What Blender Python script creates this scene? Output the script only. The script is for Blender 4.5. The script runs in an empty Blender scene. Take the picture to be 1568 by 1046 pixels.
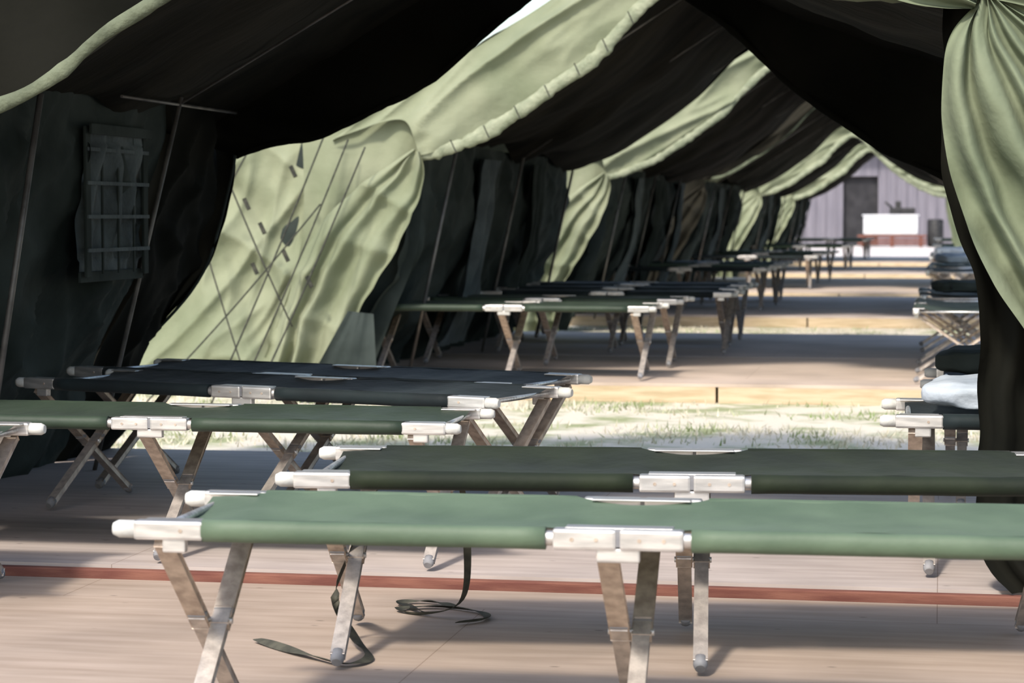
import bpy, bmesh, math, random
from mathutils import Vector, Matrix, noise
random.seed(7)
C = bpy.context.scene.collection

# ------------------------------------------------------------------ materials
def nmat(name):
    m = bpy.data.materials.new(name); m.use_nodes = True
    nt = m.node_tree; b = nt.nodes['Principled BSDF']
    return m, nt, b

def noise_mat(name, c1, c2, scale=(1,1,1), nscale=5, rough=0.8, metal=0, bump=0.1, bscale=60, detail=6, lo=.35, hi=.65, spec=0.3):
    m, nt, b = nmat(name)
    tc = nt.nodes.new('ShaderNodeTexCoord'); mp = nt.nodes.new('ShaderNodeMapping')
    mp.inputs['Scale'].default_value = scale
    nt.links.new(tc.outputs['Object'], mp.inputs[0])
    n = nt.nodes.new('ShaderNodeTexNoise'); n.inputs['Scale'].default_value = nscale; n.inputs['Detail'].default_value = detail
    nt.links.new(mp.outputs[0], n.inputs[0])
    r = nt.nodes.new('ShaderNodeValToRGB')
    r.color_ramp.elements[0].position = lo; r.color_ramp.elements[0].color = (*c1, 1)
    r.color_ramp.elements[1].position = hi; r.color_ramp.elements[1].color = (*c2, 1)
    nt.links.new(n.outputs['Fac'], r.inputs[0]); nt.links.new(r.outputs[0], b.inputs['Base Color'])
    n2 = nt.nodes.new('ShaderNodeTexNoise'); n2.inputs['Scale'].default_value = bscale; n2.inputs['Detail'].default_value = 4
    nt.links.new(mp.outputs[0], n2.inputs[0])
    bp = nt.nodes.new('ShaderNodeBump'); bp.inputs['Strength'].default_value = bump; bp.inputs['Distance'].default_value = .02
    nt.links.new(n2.outputs['Fac'], bp.inputs['Height']); nt.links.new(bp.outputs[0], b.inputs['Normal'])
    b.inputs['Roughness'].default_value = rough; b.inputs['Metallic'].default_value = metal
    b.inputs['Specular IOR Level'].default_value = spec
    return m

M_OUT = noise_mat('canvas_sunlit_green', (.115,.14,.088), (.17,.195,.128), nscale=2.5, rough=.85, bump=.5, bscale=9)
M_OUT2 = noise_mat('canvas_pale_green', (.15,.172,.108), (.22,.238,.16), nscale=2, rough=.85, bump=.6, bscale=7)
M_IN = noise_mat('canvas_painted_shade', (.004,.0045,.0035), (.009,.009,.007), nscale=2, rough=.9, bump=.3, bscale=8, spec=.06)  # near-black colour stands in for shade on the tent canvas
M_IN2 = noise_mat('canvas_brown_shade', (.006,.006,.0045), (.018,.0165,.012), scale=(1,3,1), nscale=1.5, rough=.9, bump=.3, bscale=8, spec=.08)  # tent shade and brown light through the canvas painted into the colour
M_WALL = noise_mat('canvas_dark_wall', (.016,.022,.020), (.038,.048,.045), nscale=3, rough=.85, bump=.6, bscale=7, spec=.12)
M_MESH = noise_mat('window_mesh', (.045,.058,.063), (.08,.10,.105), nscale=6, rough=.8, bump=.3)
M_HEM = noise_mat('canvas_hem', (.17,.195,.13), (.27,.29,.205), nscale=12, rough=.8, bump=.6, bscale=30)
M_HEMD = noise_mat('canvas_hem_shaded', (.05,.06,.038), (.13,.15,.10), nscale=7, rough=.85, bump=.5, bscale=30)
M_METAL = noise_mat('brushed_aluminium', (.46,.45,.44), (.68,.66,.64), scale=(3,20,20), nscale=4, rough=.38, metal=.8, bump=.05, bscale=80, spec=.5)
M_LEG = noise_mat('worn_aluminium_tan_reflection', (.33,.265,.215), (.53,.44,.36), scale=(4,4,2), nscale=9, rough=.45, metal=.45, bump=.08, bscale=60, spec=.5)  # tan tint painted in for warm reflections on the legs
M_LEG2 = noise_mat('worn_aluminium_lower', (.34,.305,.28), (.54,.485,.44), scale=(4,4,2), nscale=9, rough=.42, metal=.55, bump=.08, bscale=60, spec=.5)
M_CAP = noise_mat('plastic_cap', (.42,.42,.40), (.56,.56,.53), nscale=20, rough=.5)
M_RUB = noise_mat('rubber_foot', (.14,.14,.15), (.23,.23,.24), nscale=20, rough=.6)
M_STRAP = noise_mat('webbing_strap', (.035,.035,.028), (.07,.068,.052), nscale=30, rough=.85)
M_ROPE = noise_mat('guy_rope', (.02,.022,.018), (.05,.05,.04), nscale=40, rough=.9)
M_POLE = noise_mat('pole_steel', (.10,.095,.09), (.19,.18,.17), nscale=9, rough=.5, metal=.5)
M_RED = noise_mat('red_stained_timber', (.12,.042,.032), (.20,.085,.06), scale=(1,8,8), nscale=5, rough=.8)
M_TIM = noise_mat('pine_timber', (.40,.31,.195), (.54,.43,.30), scale=(1,8,10), nscale=4, rough=.8)
M_BAG = noise_mat('pale_grey_cloth', (.32,.37,.43), (.46,.51,.57), nscale=6, rough=.8, bump=.5, bscale=14)
M_BLACK = noise_mat('black_plastic', (.01,.01,.012), (.03,.03,.03), nscale=9, rough=.6)
M_WHITE = noise_mat('white_enamel', (.50,.52,.55), (.60,.60,.61), nscale=4, rough=.4)
M_GROUND = noise_mat('grass_ground', (.27,.295,.16), (.58,.53,.44), nscale=3.0, rough=.95, bump=.6, bscale=30, detail=9, lo=.35, hi=.52)
M_PAVE = noise_mat('pale_concrete', (.50,.45,.42), (.62,.56,.53), nscale=2, rough=.9)
M_BUILD = noise_mat('lavender_siding', (.125,.12,.15), (.18,.17,.205), scale=(6,1,.3), nscale=2, rough=.7)
M_DOORD = noise_mat('dark_door', (.012,.012,.016), (.025,.025,.03), nscale=3, rough=.6)

def cot_canvas(name, c1, c2, rough=.6, spec=.35):
    m = noise_mat(name, c1, c2, nscale=6, rough=rough, bump=.15, bscale=18, spec=spec)
    m.node_tree.nodes['Principled BSDF'].inputs['Sheen Weight'].default_value = .05
    return m
M_CG = cot_canvas('cot_canvas_green', (.058,.090,.056), (.082,.120,.076))
M_CD = cot_canvas('cot_canvas_shaded', (.006,.010,.005), (.012,.018,.008), rough=.7, spec=.2)  # same cot canvas with its shade painted in as a darker tone
M_CB = cot_canvas('cot_canvas_blue_shade', (.006,.010,.012), (.010,.017,.019), rough=.7, spec=.2)  # blue shade inside the tents painted into the cot canvas
M_CM = cot_canvas('cot_canvas_dark_green', (.014,.026,.015), (.022,.038,.022))

def plywood(name, a, b_):
    m, nt, b = nmat(name)
    tc = nt.nodes.new('ShaderNodeTexCoord')
    mp = nt.nodes.new('ShaderNodeMapping'); mp.inputs['Scale'].default_value = (.8, 7, 1)
    nt.links.new(tc.outputs['Object'], mp.inputs[0])
    n = nt.nodes.new('ShaderNodeTexNoise'); n.inputs['Scale'].default_value = 3; n.inputs['Detail'].default_value = 9
    nt.links.new(mp.outputs[0], n.inputs[0])
    r = nt.nodes.new('ShaderNodeValToRGB')
    r.color_ramp.elements[0].position = .28; r.color_ramp.elements[0].color = (*a, 1)
    r.color_ramp.elements[1].position = .72; r.color_ramp.elements[1].color = (*b_, 1)
    nt.links.new(n.outputs['Fac'], r.inputs[0])
    n2 = nt.nodes.new('ShaderNodeTexNoise'); n2.inputs['Scale'].default_value = 1.7; n2.inputs['Detail'].default_value = 5
    nt.links.new(tc.outputs['Object'], n2.inputs[0])
    mr = nt.nodes.new('ShaderNodeMapRange'); mr.inputs[1].default_value=.3; mr.inputs[2].default_value=.7; mr.inputs[3].default_value=.78; mr.inputs[4].default_value=1.06
    nt.links.new(n2.outputs['Fac'], mr.inputs[0])
    mx = nt.nodes.new('ShaderNodeMixRGB'); mx.blend_type='MULTIPLY'; mx.inputs[0].default_value=1
    nt.links.new(r.outputs[0], mx.inputs[1]); nt.links.new(mr.outputs[0], mx.inputs[2])
    mp3 = nt.nodes.new('ShaderNodeMapping'); mp3.inputs['Scale'].default_value=(5,11,1)
    nt.links.new(tc.outputs['Object'], mp3.inputs[0])
    v = nt.nodes.new('ShaderNodeTexVoronoi'); v.inputs['Scale'].default_value=1.0
    nt.links.new(mp3.outputs[0], v.inputs[0])
    mr3 = nt.nodes.new('ShaderNodeMapRange'); mr3.inputs[1].default_value=.04; mr3.inputs[2].default_value=.08; mr3.inputs[3].default_value=.35; mr3.inputs[4].default_value=1
    nt.links.new(v.outputs['Distance'], mr3.inputs[0])
    mx3 = nt.nodes.new('ShaderNodeMixRGB'); mx3.blend_type='MULTIPLY'; mx3.inputs[0].default_value=.8
    nt.links.new(mx.outputs[0], mx3.inputs[1]); nt.links.new(mr3.outputs[0], mx3.inputs[2])
    br = nt.nodes.new('ShaderNodeTexBrick'); br.inputs['Scale'].default_value=1
    br.inputs['Brick Width'].default_value=2.4; br.inputs['Row Height'].default_value=1.2; br.inputs['Mortar Size'].default_value=.0015
    br.inputs['Color1'].default_value=(1,1,1,1); br.inputs['Color2'].default_value=(.96,.96,.97,1); br.inputs['Mortar'].default_value=(.6,.55,.52,1)
    nt.links.new(tc.outputs['Object'], br.inputs[0])
    mx2 = nt.nodes.new('ShaderNodeMixRGB'); mx2.blend_type='MULTIPLY'; mx2.inputs[0].default_value=1
    nt.links.new(mx3.outputs[0], mx2.inputs[1]); nt.links.new(br.outputs[0], mx2.inputs[2])
    nt.links.new(mx2.outputs[0], b.inputs['Base Color'])
    bp = nt.nodes.new('ShaderNodeBump'); bp.inputs['Strength'].default_value=.10; bp.inputs['Distance'].default_value=.01
    nt.links.new(n.outputs['Fac'], bp.inputs['Height']); nt.links.new(bp.outputs[0], b.inputs['Normal'])
    b.inputs['Roughness'].default_value=.62; b.inputs['Specular IOR Level'].default_value=.3
    return m
M_PLY = plywood('plywood_floor', (.325,.25,.195), (.44,.35,.285))
M_PLY2 = plywood('plywood_floor_grey', (.37,.31,.28), (.51,.44,.405))
M_PLY3 = plywood('plywood_floor_sunlit', (.44,.35,.28), (.60,.49,.41))  # sunlight on the deck painted in as a lighter, warmer tone

# ------------------------------------------------------------------ helpers
def link(o, parent=None):
    C.objects.link(o)
    if parent: o.parent = parent
    return o
def empty(name, loc=(0,0,0)):
    e = bpy.data.objects.new(name, None); e.location = loc; e.empty_display_size=.2
    C.objects.link(e); return e
def mesh_obj(name, bm, mats, parent=None, smooth=False):
    me = bpy.data.meshes.new(name); bm.normal_update(); bm.to_mesh(me); bm.free()
    for m in (mats if isinstance(mats,(list,tuple)) else [mats]): me.materials.append(m)
    if smooth:
        for p in me.polygons: p.use_smooth = True
    return link(bpy.data.objects.new(name, me), parent)
def box(bm, c, s, mi=0, rot=None, bev=0.0):
    r = bmesh.ops.create_cube(bm, size=1)
    vs = r['verts']
    for v in vs:
        v.co = Vector((v.co.x*s[0], v.co.y*s[1], v.co.z*s[2]))
        if rot: v.co = rot @ v.co
        v.co += Vector(c)
    fs = set(f for v in vs for f in v.link_faces)
    for f in fs: f.material_index = mi
    if bev>0:
        es = list(set(e for v in vs for e in v.link_edges))
        out = bmesh.ops.bevel(bm, geom=es, offset=bev, segments=2, affect='EDGES', profile=.6)
        for f in out['faces']: f.material_index = mi
def bar(bm, p, q, wx, wt, mi=0, bev=.003):
    p=Vector(p); q=Vector(q); d=(q-p); L=d.length; z=d.normalized()
    x=Vector((1,0,0)); 
    if abs(z.dot(x))>.95: x=Vector((0,1,0))
    x=(x-z*x.dot(z)).normalized(); y=z.cross(x)
    rot=Matrix((x,y,z)).transposed()
    box(bm,(p+q)/2,(wx,wt,L),mi,rot,bev)
def tube(bm, pts, r, seg=10, mi=0, caps=True, rf=None):
    pts=[Vector(p) for p in pts]; rings=[]
    up=Vector((0,0,1))
    for i,p in enumerate(pts):
        t=(pts[min(i+1,len(pts)-1)]-pts[max(i-1,0)]).normalized()
        a=up if abs(t.dot(up))<.95 else Vector((1,0,0))
        x=t.cross(a).normalized(); y=x.cross(t)
        rr = rf(i,p) if rf else r
        ring=[]
        for k in range(seg):
            an=2*math.pi*k/seg
            if isinstance(rr,tuple): ring.append(bm.verts.new(p+x*math.cos(an)*rr[0]+y*math.sin(an)*rr[1]))
            else: ring.append(bm.verts.new(p+(x*math.cos(an)+y*math.sin(an))*rr))
        rings.append(ring)
    for a,b in zip(rings,rings[1:]):
        for k in range(seg):
            f=bm.faces.new((a[k],a[(k+1)%seg],b[(k+1)%seg],b[k])); f.material_index=mi; f.smooth=True
    if caps:
        f=bm.faces.new(rings[0][::-1]); f.material_index=mi
        f=bm.faces.new(rings[-1]); f.material_index=mi
def catmull(pts, n):
    pts=[Vector(p) for p in pts]
    if len(pts)==2: return [pts[0].lerp(pts[1],i/n) for i in range(n+1)]
    fine=[]
    for i in range(len(pts)-1):
        p0=pts[max(i-1,0)];p1=pts[i];p2=pts[i+1];p3=pts[min(i+2,len(pts)-1)]
        for k in range(16):
            t=k/16
            fine.append(.5*((2*p1)+(p2-p0)*t+(2*p0-5*p1+4*p2-p3)*t*t+(3*p1-p0-3*p2+p3)*t**3))
    fine.append(pts[-1])
    L=[0]
    for a,b in zip(fine,fine[1:]): L.append(L[-1]+(b-a).length)
    out=[];j=0
    for i in range(n+1):
        s=L[-1]*i/n
        while j<len(fine)-2 and L[j+1]<s: j+=1
        out.append(fine[j].lerp(fine[j+1],(s-L[j])/max(L[j+1]-L[j],1e-6)))
    return out
def loft(name, curves, nu, nv, mat, parent, disp=None):
    cs=[catmull(c,nu) for c in curves]
    bm=bmesh.new(); grid=[]
    for i in range(nu+1):
        col=catmull([c[i] for c in cs],nv)
        row=[]
        for j,p in enumerate(col):
            u=i/nu; v=j/nv
            if disp: p=p+disp(p,u,v)
            row.append(bm.verts.new(p))
        grid.append(row)
    for i in range(nu):
        for j in range(nv):
            bm.faces.new((grid[i][j],grid[i+1][j],grid[i+1][j+1],grid[i][j+1]))
    return mesh_obj(name,bm,mat,parent,smooth=True)
def N(x,y=0,z=0): return noise.noise(Vector((x,y,z)))
def crease(a,b,s=0):
    """sharp-ridged fabric crease, 0..1"""
    return (1-min(1,abs(N(a,b,s))*2.6))**2

# ------------------------------------------------------------------ camp cots
def build_cot_mesh(name, canvas):
    bm=bmesh.new(); L=.95; W=.295; Z=.445
    def edge(x):
        a=abs(x)
        if a<.135: return W-.065*math.cos(a/.135*math.pi/2)**.7
        if a>.79: return W-.055*min(1,(a-.79)/.06)**.6
        return W
    nx,ny=120,18; X0=.895
    g=[]
    for i in range(nx+1):
        x=-X0+2*X0*i/nx; e=edge(x); row=[]
        for j in range(ny+1):
            t=-1+2*j/ny; y=t*e
            lift = .021 if e>W-.001 else .021-.010*(W-e)/.065
            z=Z+lift-.028*(1-t*t)*(1+.35*N(x*3,3.1))+ .003*N(x*14,y*9,1.7)+.007*N(x*5,y*2,4.7)*(1-t*t)-.004*crease(x*3+y*1.5,y*2.5,6)*(1-t*t)
            row.append(bm.verts.new((x,y,z)))
        g.append(row)
    for i in range(nx):
        for j in range(ny):
            f=bm.faces.new((g[i][j],g[i+1][j],g[i+1][j+1],g[i][j+1])); f.smooth=True; f.material_index=0
    for s in (-1,1):
        y=s*W
        for a,b in ((-.79,-.135),(.135,.79)):
            pts=[(a+(b-a)*k/14,y,Z) for k in range(15)]
            tube(bm,pts,.0225,14,0,rf=lambda i,p:.0225+.0014*N(p.x*9,p.y*5))
        tube(bm,[(-L,y,Z),(L,y,Z)],.0145,12,1)
        for c in (-.062,.062): box(bm,(c,y,Z),(.118,.040,.040),1,bev=.006)
        box(bm,(0,y,Z+.002),(.014,.034,.030),4)
        box(bm,(0,y-s*.030,Z+.019),(.20,.050,.004),1,bev=.0015)
        box(bm,(0,y,Z-.030),(.08,.026,.028),1,bev=.004)
        for c in (-.085,-.04,.04,.085): tube(bm,[(c,y-.022,Z),(c,y+.022,Z)],.004,8,2)
        for q in (-1,1):
            box(bm,(q*.855,y,Z),(.135,.040,.038),1,bev=.006)
            box(bm,(q*.855,y-s*.026,Z+.016),(.11,.05,.004),1,bev=.0015)
            tube(bm,[(q*.915,y,Z),(q*.955,y,Z),(q*.966,y,Z)],.02,12,3,rf=lambda i,p:(.0175,.0175,.012)[i])
            box(bm,(q*.845,y,Z-.030),(.045,.026,.028),1,bev=.004)
            tube(bm,[(q*.83,y-.022,Z),(q*.83,y+.022,Z)],.004,8,2)
    for q in (-1,1): tube(bm,[(q*.885,-W,Z-.004),(q*.885,W,Z-.004)],.008,10,1)
    for x0 in (-.845,0,.845):
        for s in (-1,1):
            xo=x0+s*.021
            top=Vector((xo,s*W,Z-.025)); bot=Vector((xo,-s*.285,.03)); mid=top.lerp(bot,.5)
            d=(bot-top).normalized()
            bar(bm,top,mid+d*.02,.034,.017,2)
            bar(bm,mid-d*.03,bot,.028,.020,5)
            tube(bm,[bot-d*.012,bot+d*.010,bot+d*.022],.017,12,4,rf=lambda i,p:(.016,.017,.012)[i])
            box(bm,mid-d*.03,(.038,.024,.012),4,bev=.003)
        m=Vector((x0,0,(Z-.025+.03)/2)); tube(bm,[m-Vector((.045,0,0)),m+Vector((.045,0,0))],.007,10,1)
    me=bpy.data.meshes.new(name); bm.normal_update(); bm.to_mesh(me); bm.free()
    for m in (canvas,M_METAL,M_LEG,M_CAP,M_RUB,M_LEG2): me.materials.append(m)
    return me
CM={'g':build_cot_mesh('cot_green',M_CG),'d':build_cot_mesh('cot_shaded',M_CD),
    'b':build_cot_mesh('cot_blue_shade',M_CB),'m':build_cot_mesh('cot_dkgreen',M_CM)}
def cot(kind, fx, fy, rot=0, z=0.0, sc=(1,1,1), tilt=0):
    """fx,fy = middle of the front rail"""
    o=bpy.data.objects.new('camp_cot',CM[kind]); a=math.radians(rot)
    o.location=(fx-math.sin(a)*.295*sc[1], fy+math.cos(a)*.295*sc[1], z+.002); o.rotation_euler=(math.radians(tilt),0,a); o.scale=sc
    C.objects.link(o); return o
def cotc(kind,x,y,rot,z=0):
    o=bpy.data.objects.new('camp_cot',CM[kind]); o.location=(x,y,z+.002); o.rotation_euler=(0,0,math.radians(rot)); C.objects.link(o)
cot('g',-.595,4.27,1.8,-.03,(1.03,.82,1))
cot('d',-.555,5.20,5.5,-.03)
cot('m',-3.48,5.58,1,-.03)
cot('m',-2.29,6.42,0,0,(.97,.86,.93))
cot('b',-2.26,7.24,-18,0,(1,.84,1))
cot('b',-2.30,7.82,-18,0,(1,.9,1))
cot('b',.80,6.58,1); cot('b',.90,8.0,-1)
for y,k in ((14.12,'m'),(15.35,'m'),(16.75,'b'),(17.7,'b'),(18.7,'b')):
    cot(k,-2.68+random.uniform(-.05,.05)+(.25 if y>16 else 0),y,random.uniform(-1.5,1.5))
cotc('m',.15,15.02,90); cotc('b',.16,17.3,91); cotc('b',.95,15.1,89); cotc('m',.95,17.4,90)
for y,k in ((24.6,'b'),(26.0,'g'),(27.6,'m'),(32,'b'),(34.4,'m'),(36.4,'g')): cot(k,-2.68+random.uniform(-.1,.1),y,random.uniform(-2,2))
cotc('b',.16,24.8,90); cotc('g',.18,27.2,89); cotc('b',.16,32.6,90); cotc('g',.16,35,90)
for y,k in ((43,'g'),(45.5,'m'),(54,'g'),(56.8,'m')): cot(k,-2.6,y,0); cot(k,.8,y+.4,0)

# ------------------------------------------------------------------ platforms / ground
def platform(y0,y1,x0=-4.4,x1=2.4,top=0.0,mat=M_PLY,front=M_TIM,name='wooden_platform'):
    bm=bmesh.new()
    box(bm,((x0+x1)/2,(y0+y1)/2,top-.01),(x1-x0,y1-y0,.02),0)
    h=top+.12-.02; zc=top-.02-h/2
    xm=x0+(x1-x0)*.45
    box(bm,((x0+xm)/2-.003,y0+.025,zc),(xm-x0-.01,.05,h),1,bev=.004)
    box(bm,((x1+xm)/2+.003,y0+.025,zc),(x1-xm-.01,.05,h),1,bev=.004)
    box(bm,((x0+x1)/2,y1-.025,zc),(x1-x0,.05,h),1)
    box(bm,(x0+.025,(y0+y1)/2,zc),(.05,y1-y0-.1,h),1); box(bm,(x1-.025,(y0+y1)/2,zc),(.05,y1-y0-.1,h),1)
    return mesh_obj(name,bm,[mat,front])
platform(1.0,6.30,-5.2,2.6,-.03)
platform(6.38,9.6,mat=M_PLY2)
platform(13.96,16.6,mat=M_PLY3); platform(16.66,20.0,mat=M_PLY2)
platform(23.6,29.4,mat=M_PLY2); platform(31,38,mat=M_PLY3); platform(41.5,46.8,mat=M_PLY2); platform(51,58,mat=M_PLY3)
bm=bmesh.new(); box(bm,(-1.0,6.335,-.033),(6.8,.034,.056),0,bev=.004)
mesh_obj('trim_board',bm,M_RED)
bm=bmesh.new()
n=60
gv=[[bm.verts.new((-40+80*i/n,-10+150*j/n,-.12)) for j in range(n+1)] for i in range(n+1)]
for i in range(n):
    for j in range(n): bm.faces.new((gv[i][j],gv[i+1][j],gv[i+1][j+1],gv[i][j+1]))
mesh_obj('ground',bm,M_GROUND)
bm=bmesh.new(); box(bm,(-2,73,-.10),(24,24,.03),0); mesh_obj('concrete_pavement',bm,M_PAVE)

M_GRASS=noise_mat('grass_blade',(.18,.25,.09),(.55,.51,.40),nscale=1.8,rough=.9,bump=0,lo=.36,hi=.52,detail=8)
bm=bmesh.new()
def blades(cnt,x0,x1,y0,y1,h0,h1):
    for _ in range(cnt):
        x=random.uniform(x0,x1); y=random.uniform(y0,y1)
        if N(x*1.3,y*1.3,5)+random.uniform(-.3,.3)<-.02: continue
        h=random.uniform(h0,h1); a=random.uniform(0,6.28); w=random.uniform(.004,.008)
        dx,dy=math.cos(a),math.sin(a); l=random.uniform(.0,.05)
        b=random.uniform(0,6.28)
        v=[bm.verts.new((x-dx*w,y-dy*w,-.125)),bm.verts.new((x+dx*w,y+dy*w,-.125)),bm.verts.new((x+math.cos(b)*l,y+math.sin(b)*l,-.12+h))]
        bm.faces.new(v)
blades(20000,-6,2.5,9.75,13.9,.01,.05)
blades(5000,-4,2,20.1,23.5,.02,.05)
mesh_obj('grass',bm,M_GRASS)

# ------------------------------------------------------------------ tents
OP=[(-3.75,1.50),(-3.2,1.83),(-2.6,2.2),(-2.0,2.57),(-1.53,2.85),(-1.0,2.5),(-.3,2.1),(.1,1.78),(.7,1.62)]
OP1=[(-3.75,1.50),(-3.2,1.75),(-2.6,2.08),(-2.0,2.4),(-1.53,2.62),(-1.0,2.36),(-.3,2.0),(.1,1.78),(1.3,1.50)]
IN=[(-3.17,1.40),(-2.92,1.47),(-2.65,1.60),(-2.1,1.98),(-1.53,2.45),(-.98,1.98),(-.4,1.6),(.1,1.44),(.65,1.36)]
def at(prof,y,dz=0): return [(x,y,z+dz) for x,z in prof]
def fold(amp,freq,seed,axis='y'):
    def f(p,u,v):
        w=math.sin(u*freq+2.2*N(u*5,v*1.5,seed)) *(.35+.65*v)
        d=amp*w+amp*.8*N(p.x*2.2,p.y*2.2,p.z*2.2+seed)
        return Vector((0,d,0)) if axis=='y' else Vector((d,0,0)) if axis=='x' else Vector((0,0,d))
    return f
def sag(amp,seed):
    def f(p,u,v):
        return Vector((0,0,-amp*math.sin(math.pi*v)+.03*N(p.x*2,p.y*1.6,seed)+.012*N(p.x*7,p.y*3,seed)))
    return f
def hem(name,prof,y,r,parent,mat=M_HEM,seed=0,flat=.6):
    pts=catmull(at(prof,y),160); bm=bmesh.new()
    pts=[p+Vector((0,.012*N(p.x*6,seed),.022*N(p.x*4,seed+4))) for p in pts]
    tube(bm,pts,r,16,0,rf=lambda i,p:(r*flat*(1+.35*N(p.x*9,seed,2)),r*(1+.55*N(p.x*6,seed,7)+.35*N(p.x*25,seed,3))))
    mesh_obj(name,bm,mat,parent)
def pole(bm,a,b,r=.014,mi=0): tube(bm,[a,b],r,10,mi)

def wall_left(parent,y0,y1,xt,zt,xb,seed,mat=M_WALL,amp=.045):
    k=(y1-y0)
    loft('side_wall_left',[[(xt,y0,zt),(xt,y1,zt)],[(xt-.08,y0,zt*.6),(xt-.10,y1,zt*.6)],[(xb,y0,-.02),(xb,y1,-.02)]],int(max(40,k*38)),50,mat,parent,
      lambda p,u,v: Vector((amp*(.3+.7*v)*math.sin(p.y*9+2.5*N(p.y*1.3,v*2,seed))+.06*N(p.y*1.6,p.z*2,seed)+.034*N(p.y*5,p.z*4.5,seed)+.03*crease((p.y+p.z)*2.5,(p.y-p.z)*1.0,seed)+.03*crease((p.y-p.z)*3,(p.y+p.z)*1.2,seed+3),0,0)))

# --- tent 1 (dark, closest)
t=empty('canvas_tent',(0,0,0))
F1=[(-3.35,1.05),(-3.1,1.16),(-2.73,1.34),(-2.52,1.44),(-2.42,1.51),(-2.2,1.66),(-1.9,1.88),(-1.53,2.15),(-1.05,1.95),(-.43,1.67),(-.1,1.63),(.1,1.60),(1.2,1.50)]
R1=[(-3.02,1.29),(-2.84,1.335),(-2.66,1.375),(-2.32,1.51),(-2.05,1.69),(-1.72,1.95),(-1.4,2.25),(-1.05,1.94),(-.64,1.60),(-.374,1.383),(0,1.19),(.4,1.07),(1.2,1.0)]
LP1=[(-3.12,1.50),(-2.8,1.66),(-2.3,1.95),(-1.9,2.2),(-1.53,2.42),(-1.1,2.2),(-.6,1.92),(.1,1.66),(1.25,1.42)]
loft('roof_outer',[at(OP1,6.35),at(OP1,9.65)],60,30,M_OUT,t,sag(.04,1))
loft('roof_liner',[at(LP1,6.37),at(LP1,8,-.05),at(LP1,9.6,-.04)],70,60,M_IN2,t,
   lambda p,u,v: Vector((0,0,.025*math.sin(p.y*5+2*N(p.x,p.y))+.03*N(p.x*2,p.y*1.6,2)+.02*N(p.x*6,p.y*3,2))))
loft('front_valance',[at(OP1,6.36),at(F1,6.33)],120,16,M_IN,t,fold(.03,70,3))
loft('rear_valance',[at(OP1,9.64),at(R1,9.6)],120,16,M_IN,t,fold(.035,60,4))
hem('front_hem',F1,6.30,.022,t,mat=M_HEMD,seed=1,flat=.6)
hem('rear_hem',R1,9.59,.014,t,mat=M_IN,seed=2)
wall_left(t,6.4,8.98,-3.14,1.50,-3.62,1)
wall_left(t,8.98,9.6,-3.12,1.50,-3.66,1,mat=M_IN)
loft('rear_flap_left',[[(-3.02,9.6,1.29),(-3.05,9.6,1.15),(-3.16,9.6,.80),(-3.36,9.6,.55),(-3.60,9.6,.36),(-3.74,9.6,-.06)],
   [(-3.7,9.62,1.5),(-3.8,9.62,1.0),(-3.95,9.62,.5),(-4.1,9.62,-.1)]],60,24,M_IN,t,
   lambda p,u,v: Vector((.012*N(p.z*9,2),.05*math.sin(v*22+2*N(u*3,v*3)),0)))
bm=bmesh.new(); pts=catmull([(-3.02,9.58,1.29),(-3.05,9.58,1.15),(-3.16,9.58,.80),(-3.36,9.58,.55),(-3.60,9.58,.36),(-3.74,9.58,-.06)],30)
tube(bm,pts,.007,8); mesh_obj('flap_piping',bm,M_WALL,t)
# dark front right curtain
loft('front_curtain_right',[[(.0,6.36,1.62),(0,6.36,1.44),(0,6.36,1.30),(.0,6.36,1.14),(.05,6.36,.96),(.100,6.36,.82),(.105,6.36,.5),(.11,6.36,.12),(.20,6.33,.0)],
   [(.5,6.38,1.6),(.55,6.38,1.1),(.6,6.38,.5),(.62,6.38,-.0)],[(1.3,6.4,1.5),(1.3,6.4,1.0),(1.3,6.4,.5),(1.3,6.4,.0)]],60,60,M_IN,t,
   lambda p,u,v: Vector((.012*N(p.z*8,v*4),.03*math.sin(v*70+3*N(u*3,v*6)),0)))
# pale outer flap, gathered at the eave
def drape(p,u,v):
    g=v*46+3.0*N(u*1.6,v*7)
    w=math.sin(g); w=math.copysign(abs(w)**.7,w)
    return Vector((.012*N(p.z*7,v*9),.045*w*(.2+.8*min(1,u*2.2))+.03*N(p.x*7,p.z*4,3)+.012*N(p.x*18,p.z*8,5),.0))
loft('front_flap_right',[[(.10,6.17,1.60),(.03,6.17,1.52),(0,6.17,1.41),(.002,6.17,1.24),(.034,6.17,1.10),(.085,6.17,.96),(.154,6.17,.82),(.24,6.17,.70)],
   [(.12,6.15,1.60),(.25,6.15,1.35),(.35,6.15,1.1),(.55,6.15,.66)],[(.14,6.17,1.60),(.8,6.2,1.4),(.9,6.2,1.1),(1.2,6.2,.62)]],80,130,M_OUT,t,drape)
loft('flap_gather_upper',[[(-.55,6.2,1.69),(-.2,6.2,1.622),(.08,6.16,1.565)],[(-.3,6.2,2.1),(0,6.2,1.95),(.1,6.16,1.62)],[(.8,6.2,2.2),(.5,6.2,1.9),(.12,6.16,1.61)]],50,50,M_OUT,t,
   lambda p,u,v: Vector((0,.035*math.sin(v*40+2*N(u*3,v*5)),.02*N(p.x*6,p.z*3))))
loft('flap_gather_side',[[(.1,6.15,1.60),(.3,6.16,1.55),(.7,6.2,1.40)],[(.1,6.15,1.62),(.3,6.16,1.75),(.8,6.2,1.95)]],30,40,M_OUT,t,
   lambda p,u,v: Vector((0,.04*math.sin(v*24+2*N(u*3,v*5))*u,0)))
bm=bmesh.new()
pole(bm,(-2.98,7.3,1.44),(-3.22,7.3,0),.011); pole(bm,(-2.98,8.75,1.50),(-3.36,8.75,0),.009)
pole(bm,(-2.99,8.1,1.47),(-2.99,9.5,1.47),.006)
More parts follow.
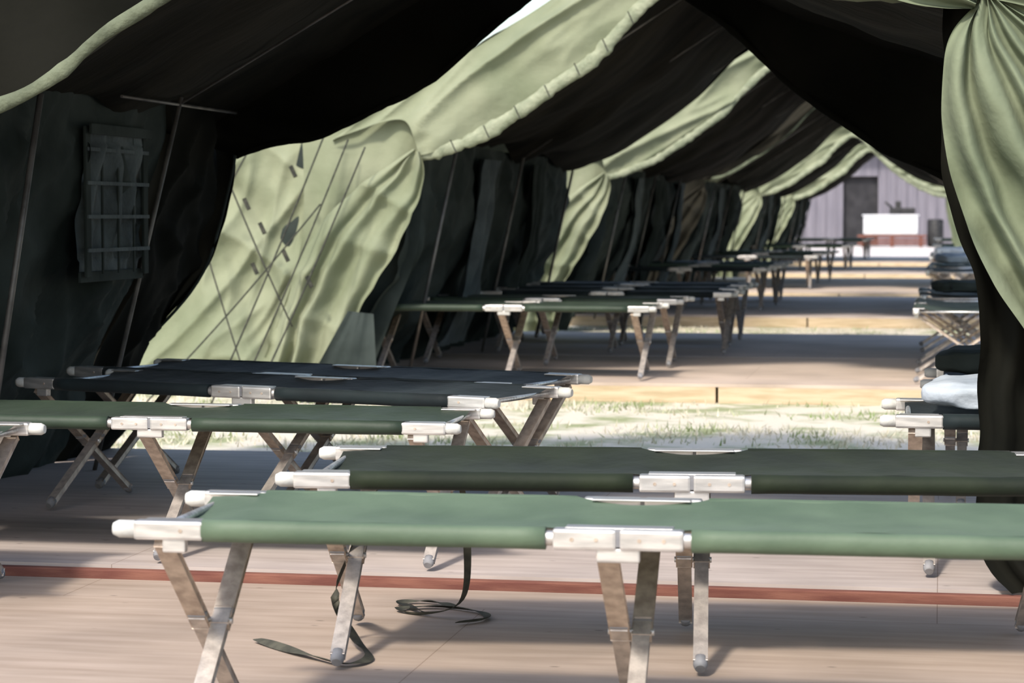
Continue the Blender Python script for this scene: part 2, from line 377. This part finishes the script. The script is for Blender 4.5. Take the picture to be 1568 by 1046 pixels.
pole(bm,(-2.99,8.75,1.47),(-1.53,8.75,2.30),.005)
pole(bm,(-1.53,6.4,2.30),(-1.53,9.6,2.30),.012)
mesh_obj('frame_poles',bm,M_POLE,t)
bm=bmesh.new()
def wx(z): return -3.14-.13*(1.5-z)/1.5-.05
Y0=8.02
for a,b,c,d in ((0,.05,.80,1.36),(.62,.67,.80,1.36),(0,.67,.78,.82),(0,.67,1.33,1.37)):
    box(bm,(wx((c+d)/2)+.12,Y0+(a+b)/2,(c+d)/2),(.012,b-a,d-c),0,bev=.004)
for k in range(4): box(bm,(wx(1)+.135,Y0+.335,.90+k*.125),(.008,.66,.014),1)
for k in range(3): box(bm,(wx(1)+.13,Y0+.17+k*.17,1.07),(.006,.014,.52),0)
mesh_obj('mesh_window_frame',bm,[M_WALL,M_MESH],t)
loft('mesh_window',[[(wx(1.36)+.105,Y0+.02,1.36),(wx(1.36)+.105,Y0+.66,1.36)],[(wx(.8)+.105,Y0+.02,.80),(wx(.8)+.105,Y0+.66,.80)]],60,50,M_MESH,t,
   lambda p,u,v: Vector((.018*math.sin(p.y*34+4*N(p.z*6,p.y*4))*(1 if .1<v<.9 else .3)+.02*N(p.y*9,p.z*9),0,0)))

# --- remaining tents
def far_tent(y0,y1,seed,band=.045,rdz=.03,wamp=.05,dull=False):
    t=empty('canvas_tent',(0,0,0))
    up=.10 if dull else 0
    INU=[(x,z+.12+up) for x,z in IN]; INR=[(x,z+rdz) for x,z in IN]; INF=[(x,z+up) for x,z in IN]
    loft('roof_outer',[at(OP,y0),at(OP,y1)],60,30,M_OUT,t,sag(.04,seed))
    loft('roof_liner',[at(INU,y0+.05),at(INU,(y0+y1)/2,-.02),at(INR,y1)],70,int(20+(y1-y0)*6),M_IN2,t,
       lambda p,u,v: Vector((0,0,.05*math.sin(p.y*3.2+N(p.x,p.y,seed))*(math.sin(math.pi*v))+.05*N(p.x*2,p.y*2,seed)+.02*N(p.x*5,p.y*6,seed))))
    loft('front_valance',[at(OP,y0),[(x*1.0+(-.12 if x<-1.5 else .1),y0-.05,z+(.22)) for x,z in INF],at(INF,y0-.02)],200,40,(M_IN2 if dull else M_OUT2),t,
       lambda p,u,v: Vector((0,.035*N(p.x*1.2,p.z*1.2,seed)-.075*crease((p.z-p.x*.7)*2.4,(p.x+p.z*.6)*.45,seed)-.03*crease((p.z-p.x*.75)*5,(p.x+p.z*.6)*.9,seed+4)+.012*N(p.x*6,p.z*6,seed+5),.012*N(p.x*4,seed)*v)))
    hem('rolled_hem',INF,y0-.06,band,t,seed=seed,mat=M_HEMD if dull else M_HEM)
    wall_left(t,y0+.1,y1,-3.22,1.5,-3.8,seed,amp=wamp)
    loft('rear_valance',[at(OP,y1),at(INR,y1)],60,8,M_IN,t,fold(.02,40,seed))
    E=[(-3.17,y0-.06,1.42),(-3.14,y0-.06,1.30),(-3.16,y0-.06,1.18),(-3.24,y0-.06,.98),(-3.37,y0-.06,.745),(-3.52,y0-.06,.5),(-3.62,y0-.06,.33),(-3.66,y0-.06,.1),(-3.66,y0-.06,-.1)]
    O=[(-3.22,y0-.03,1.44),(-3.45,y0,1.3),(-3.8,y0,1.0),(-4.1,y0,.5),(-4.25,y0,-.1)]
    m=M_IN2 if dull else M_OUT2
    loft('front_flap_left',[E,O],80,80,m,t,
       lambda p,u,v: Vector((.02*N(p.z*7,v*3,seed),.06*math.sin(v*20+2.5*N(u*2,v*3,seed))*(.25+.75*u)+.03*N(p.x*5,p.z*3,seed)-.04*crease(p.z*3+p.x,p.x*1.5,seed),0)))
    # added dark panel behind the flap, blocks the bright gap beside the wall
    loft('flap_gap_backing',[[(-3.20,y0+.16,1.5),(-3.22,y0+.16,1.0),(-3.26,y0+.16,.75),(-3.40,y0+.16,.4),(-3.60,y0+.16,-.1)],[(-4.0,y0+.2,1.5),(-4.2,y0+.2,.7),(-4.4,y0+.2,-.1)]],30,20,M_WALL,t,fold(.02,8,seed))
    loft('gable_side_left',[[(-4.0,y0+.04,1.9),(-3.1,y0+.04,1.9)],[(-3.95,y0+.04,1.3),(-3.2,y0+.04,1.38)],[(-4.0,y0+.04,.7),(-3.6,y0+.05,.9)],[(-4.3,y0+.04,-.1),(-3.9,y0+.05,.3)]],24,40,m,t,fold(.03,14,seed))
    ER=[(.1,y0-.06,1.45),(.09,y0-.06,1.25),(.14,y0-.06,.95),(.22,y0-.06,.6),(.26,y0-.06,.02)]
    OR=[(.13,y0-.06,1.45),(.3,y0-.06,1.2),(.5,y0-.06,.8),(.56,y0-.06,.4),(.6,y0-.06,.02)]
    if y0>40: loft('front_flap_right',[ER,OR],40,24,M_OUT,t,lambda p,u,v: Vector((0,.03*math.sin(v*18),0)))
    bm=bmesh.new(); y=y0+.6
    while y<y1:
        pole(bm,(-3.08,y,1.46),(-3.40,y,0),.011)
        pole(bm,(-3.08,y,1.46),(-1.53,y,2.46),.007); pole(bm,(-1.53,y,2.46),(.1,y,1.46),.007)
        pole(bm,(.62,y,1.44),(.62,y,0),.012)
        y+=2.4
    pole(bm,(-1.53,y0,2.46),(-1.53,y1,2.46),.012)
    mesh_obj('frame_poles',bm,M_POLE,t)
    y=y0+1.7
    k=0
    while y<y1-.9:
        loft('wall_panel',[[(-3.13,y,1.42),(-3.13,y+.55,1.42)],[(-3.2,y+.02,.8),(-3.2,y+.50,.8)],[(-3.42,y-.1,.12),(-3.42,y+.7,.12)]],40,24,(M_MESH if k%2==0 else M_WALL),t,
          lambda p,u,v: Vector((.03*math.sin(p.y*30+2*N(p.z*3,p.y*3,seed))+.02*N(p.y*6,p.z*6),.02*N(p.z*5,seed),0)))
        y+=2.0; k+=1
    return t
T2=far_tent(13.9,19.7,11,band=.042)
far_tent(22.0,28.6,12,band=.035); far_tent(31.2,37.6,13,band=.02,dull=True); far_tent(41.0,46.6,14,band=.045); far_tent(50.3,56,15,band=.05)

def annex(p,u,v):
    d=.06*N(p.x*1.2,p.z*1.2,3)+.035*math.sin(p.x*7+p.z*5+2.5*N(p.x*1.5,p.z*1.5))
    d+=.10*crease((p.x+p.z*.8)*1.5,(p.x-p.z)*.5,2)+.08*crease((p.x-p.z*.9)*1.8,(p.x+p.z)*.5,12)+.04*crease((p.x*1.2-p.z*.5)*3.4,(p.x+p.z)*1.0,22)+.012*N(p.x*9,p.z*7,8)
    return Vector((0,-d,.02*N(p.x*2,1)))
loft('annex_wall',[[(-3.55,14.2,1.75),(-5,14.3,1.80),(-7.5,14.35,1.8)],[(-3.7,14.15,.9),(-5,14.15,.9),(-7.5,14.15,.9)],[(-3.8,13.95,-.13),(-5,13.95,-.13),(-7.5,13.95,-.13)]],240,120,M_OUT2,T2,annex)
loft('annex_roof',[[(-3.6,14.2,1.76),(-7.5,14.3,1.8)],[(-3.6,20,1.9),(-7.5,20,1.9)]],30,20,M_OUT,T2,sag(.05,3))
bm=bmesh.new()
ropes=[((-3.72,13.75,1.62),(-4.30,13.1,-.12)),((-3.62,13.8,1.50),(-4.15,13.3,.0)),((-3.80,13.8,1.1),(-4.75,13.2,-.12)),((-4.75,13.8,1.5),(-4.05,13.2,-.12)),
       ((-4.55,13.8,1.62),(-3.9,13.5,.35)),((-3.5,13.75,1.45),(-4.05,13.1,-.12)),((-4.2,13.8,1.55),(-4.9,13.3,.1))]
for a,b in ropes:
    a=Vector(a);b=Vector(b); pts=[a.lerp(b,k/10)+Vector((0,0,-.03*math.sin(math.pi*k/10))) for k in range(11)]
    tube(bm,pts,.0055,6)
for x,z in ((-4.45,1.02),(-4.15,.95),(-4.0,.78),(-3.95,1.3),(-4.25,1.1),(-4.5,1.35),(-3.85,.62),(-4.2,.7)):
    bar(bm,(x,13.66,z+.032),(x+.03,13.66,z-.032),.018,.012)
mesh_obj('guy_ropes',bm,M_ROPE,T2)
loft('ground_skirt',[[(-3.45,13.75,.42),(-3.6,13.7,.44)],[(-3.40,13.65,.0),(-3.85,13.6,-.02)],[(-3.35,13.55,-.1),(-3.95,13.5,-.12)]],16,20,M_WALL,T2,fold(.03,9,5))

bm=bmesh.new()
for p in catmull(at(IN,13.79),60)[3:26:3]:
    bar(bm,p+Vector((-.015,-.01,.035)),p+Vector((.02,-.01,-.04)),.007,.006,0,bev=0)
mesh_obj('hem_lacing',bm,M_ROPE,T2)

# ------------------------------------------------------------------ bags on cots
def bag(name,loc,s,rz=0,mat=M_BAG,seed=0):
    bm=bmesh.new(); bmesh.ops.create_icosphere(bm,subdivisions=4,radius=1)
    for v in bm.verts:
        c=v.co; q=Vector([math.copysign(abs(a)**.5,a) for a in c])
        q+=Vector((.10*N(c.x*2,c.y*2,seed),.1*N(c.z*3,c.x*2,seed+3),.12*N(c.x*3,c.y*3,seed+5)+.05*math.sin(c.x*12+c.z*5)))
        v.co=Vector((q.x*s[0],q.y*s[1],q.z*s[2]))
    for x in (-.45,.4):
        pts=[(x*s[0],math.cos(a)*s[1]*1.0,math.sin(a)*s[2]*1.0) for a in [k*math.pi/12 for k in range(25)]]
        tube(bm,pts,.006,6,1)
    o=mesh_obj(name,bm,[mat,M_BLACK],smooth=True); o.location=loc; o.rotation_euler=(0,0,rz)
    return o
bag('folded_sleeping_bag',(.32,6.86,.512),(.36,.22,.045),.03,seed=1)
bag('folded_sleeping_bag',(.33,8.3,.515),(.34,.22,.048),-.05,mat=M_WALL,seed=2)
bag('folded_sleeping_bag',(.16,17.0,.515),(.22,.32,.045),.05,mat=M_WALL,seed=3)
bag('folded_sleeping_bag',(.18,27.2,.53),(.24,.4,.06),.1,seed=4)
bag('folded_sleeping_bag',(.16,32.6,.53),(.24,.4,.06),-.1,seed=5)

# ------------------------------------------------------------------ loose straps on floor
def strap(name,pts,w=.012):
    pts=catmull(pts,60); bm=bmesh.new(); prev=None
    for i,p in enumerate(pts):
        tt=(pts[min(i+1,60)]-pts[max(i-1,0)]).normalized()
        side=Vector((-tt.y,tt.x,0)); side=side.normalized() if side.length>.01 else Vector((1,0,0))
        side=(side+Vector((0,0,.5*math.sin(i*.25)))).normalized()
        off=Vector((0,0,w*.7))
        a=bm.verts.new(p+side*w+off);b=bm.verts.new(p-side*w+off); a2=bm.verts.new(p+side*w+off+Vector((0,0,.002)));b2=bm.verts.new(p-side*w+off+Vector((0,0,.002)))
        if prev:
            bm.faces.new((prev[0],prev[1],b,a)); bm.faces.new((prev[2],prev[3],b2,a2)); bm.faces.new((prev[0],a,a2,prev[2])); bm.faces.new((prev[1],b,b2,prev[3]))
        prev=(a,b,a2,b2)
    return mesh_obj(name,bm,M_STRAP,smooth=True)
strap('webbing_strap',[(-1.66,5.42,-.03),(-1.56,5.32,-.03),(-1.45,5.22,-.03),(-1.36,5.16,-.03),(-1.33,5.25,-.03),(-1.40,5.38,-.01),(-1.46,5.42,.08),(-1.42,5.42,.2),(-1.38,5.42,.33)])
strap('webbing_strap',[(-1.20,5.66,.40),(-1.19,5.72,.2),(-1.22,5.80,.02),(-1.34,5.86,-.03),(-1.42,5.92,-.03),(-1.32,5.98,-.03),(-1.20,5.92,-.03),(-1.16,5.82,-.03),(-1.22,5.74,-.028)],.010)
strap('webbing_strap',[(-1.33,5.86,-.026),(-1.40,5.96,-.028),(-1.44,6.02,-.028),(-1.36,6.05,-.028),(-1.28,5.98,-.028)],.008)

# ------------------------------------------------------------------ far building
b=empty('farm_building',(0,0,0))
bm=bmesh.new()
YB=86
box(bm,(-9.2,YB+.2,1.9),(11.2,.4,4.1),0); box(bm,(2.6,YB+.2,1.9),(9.8,.4,4.1),0); box(bm,(-2.95,YB+.2,3.2),(1.35,.4,1.45),0)
for i in range(60): 
    x=-14.6+i*.37
    if -3.7<x<-2.2: continue
    box(bm,(x,YB-.02,1.9),(.04,.05,4.1),0)
mesh_obj('siding',bm,M_BUILD,b)
bm=bmesh.new(); box(bm,(-2.95,YB+.3,1.2),(1.3,.1,2.6),0); box(bm,(-2.95,YB+.24,2.46),(1.4,.1,.1),0); box(bm,(-3.6,YB+.2,1.2),(.08,.3,2.6),0); box(bm,(-2.3,YB+.2,1.2),(.08,.3,2.6),0)
mesh_obj('dark_door',bm,M_DOORD,b)
bm=bmesh.new(); box(bm,(-3.5,YB+2,4.4),(25,6,.15),0,rot=Matrix.Rotation(.2,3,'X')); mesh_obj('eave_roof',bm,M_WHITE,b)
bench=empty('wooden_workbench',(0,0,0))
bm=bmesh.new(); 
for z in (.04,.16,.30): box(bm,(-1.7,82,z),(2.4,.9,.07),0,bev=.01)
for x in (-2.7,-1.7,-.7):
    for y in (81.65,82.35): box(bm,(x,y,.12),(.12,.12,.40),0)
mesh_obj('bench_frame',bm,M_RED,bench)
bm=bmesh.new(); box(bm,(-1.75,82,.68),(1.9,.75,.66),0,bev=.06); box(bm,(-1.75,81.6,.72),(1.5,.04,.4),0,bev=.02); box(bm,(-1.75,82,1.03),(1.98,.8,.06),0,bev=.02)
mesh_obj('white_chest_freezer',bm,M_WHITE)
bm=bmesh.new(); box(bm,(-1.35,82,1.185),(.9,.4,.22),0,bev=.04); box(bm,(-1.5,82,1.40),(.2,.2,.26),0,bev=.03); tube(bm,[(-1.7,82,1.28),(-1.95,82,1.5)],.04,8,0)
mesh_obj('gas_cooker',bm,M_BLACK)
bm=bmesh.new(); tube(bm,[(-.2,81.9,-.08),(-.2,81.9,.2),(-.2,81.9,.85),(-.2,81.9,.9)],.26,20,0,rf=lambda i,p:(.26,.28,.28,.22)[i])
mesh_obj('black_drum',bm,M_BLACK)

# ------------------------------------------------------------------ light, world
w=bpy.data.worlds.new('World'); bpy.context.scene.world=w; w.use_nodes=True
nt=w.node_tree; bg=nt.nodes['Background']
sk=nt.nodes.new('ShaderNodeTexSky'); sk.sky_type='NISHITA'; sk.sun_disc=False
sk.sun_elevation=math.radians(48); sk.sun_rotation=math.radians(195); sk.air_density=1.2; sk.dust_density=2.5
nt.links.new(sk.outputs[0],bg.inputs[0]); bg.inputs[1].default_value=.29
sl=bpy.data.lights.new('sun','SUN'); sl.energy=4.4; sl.angle=math.radians(6); sl.color=(1,.93,.82)
so=bpy.data.objects.new('sun',sl); C.objects.link(so)
e=math.radians(46); d=Vector((.30,1,0)).normalized()*math.cos(e)+Vector((0,0,-math.sin(e)))
so.rotation_euler=d.to_track_quat('-Z','Y').to_euler(); so.location=(-2,-5,8)

# ------------------------------------------------------------------ camera
cam=bpy.data.cameras.new('camera'); co=bpy.data.objects.new('camera',cam); C.objects.link(co)
cam.sensor_width=36; cam.lens=80.4; cam.clip_end=500
co.location=(0,0,1.03)
yaw=math.atan(656/3500); pitch=math.atan(193/3500)
co.rotation_euler=(math.radians(90)-pitch,0,yaw)
cam.dof.use_dof=True; cam.dof.focus_distance=6.6; cam.dof.aperture_fstop=6.3
bpy.context.scene.camera=co
bpy.context.scene.view_settings.view_transform='Standard'
bpy.context.scene.view_settings.look='None'
bpy.context.scene.view_settings.exposure=0.05
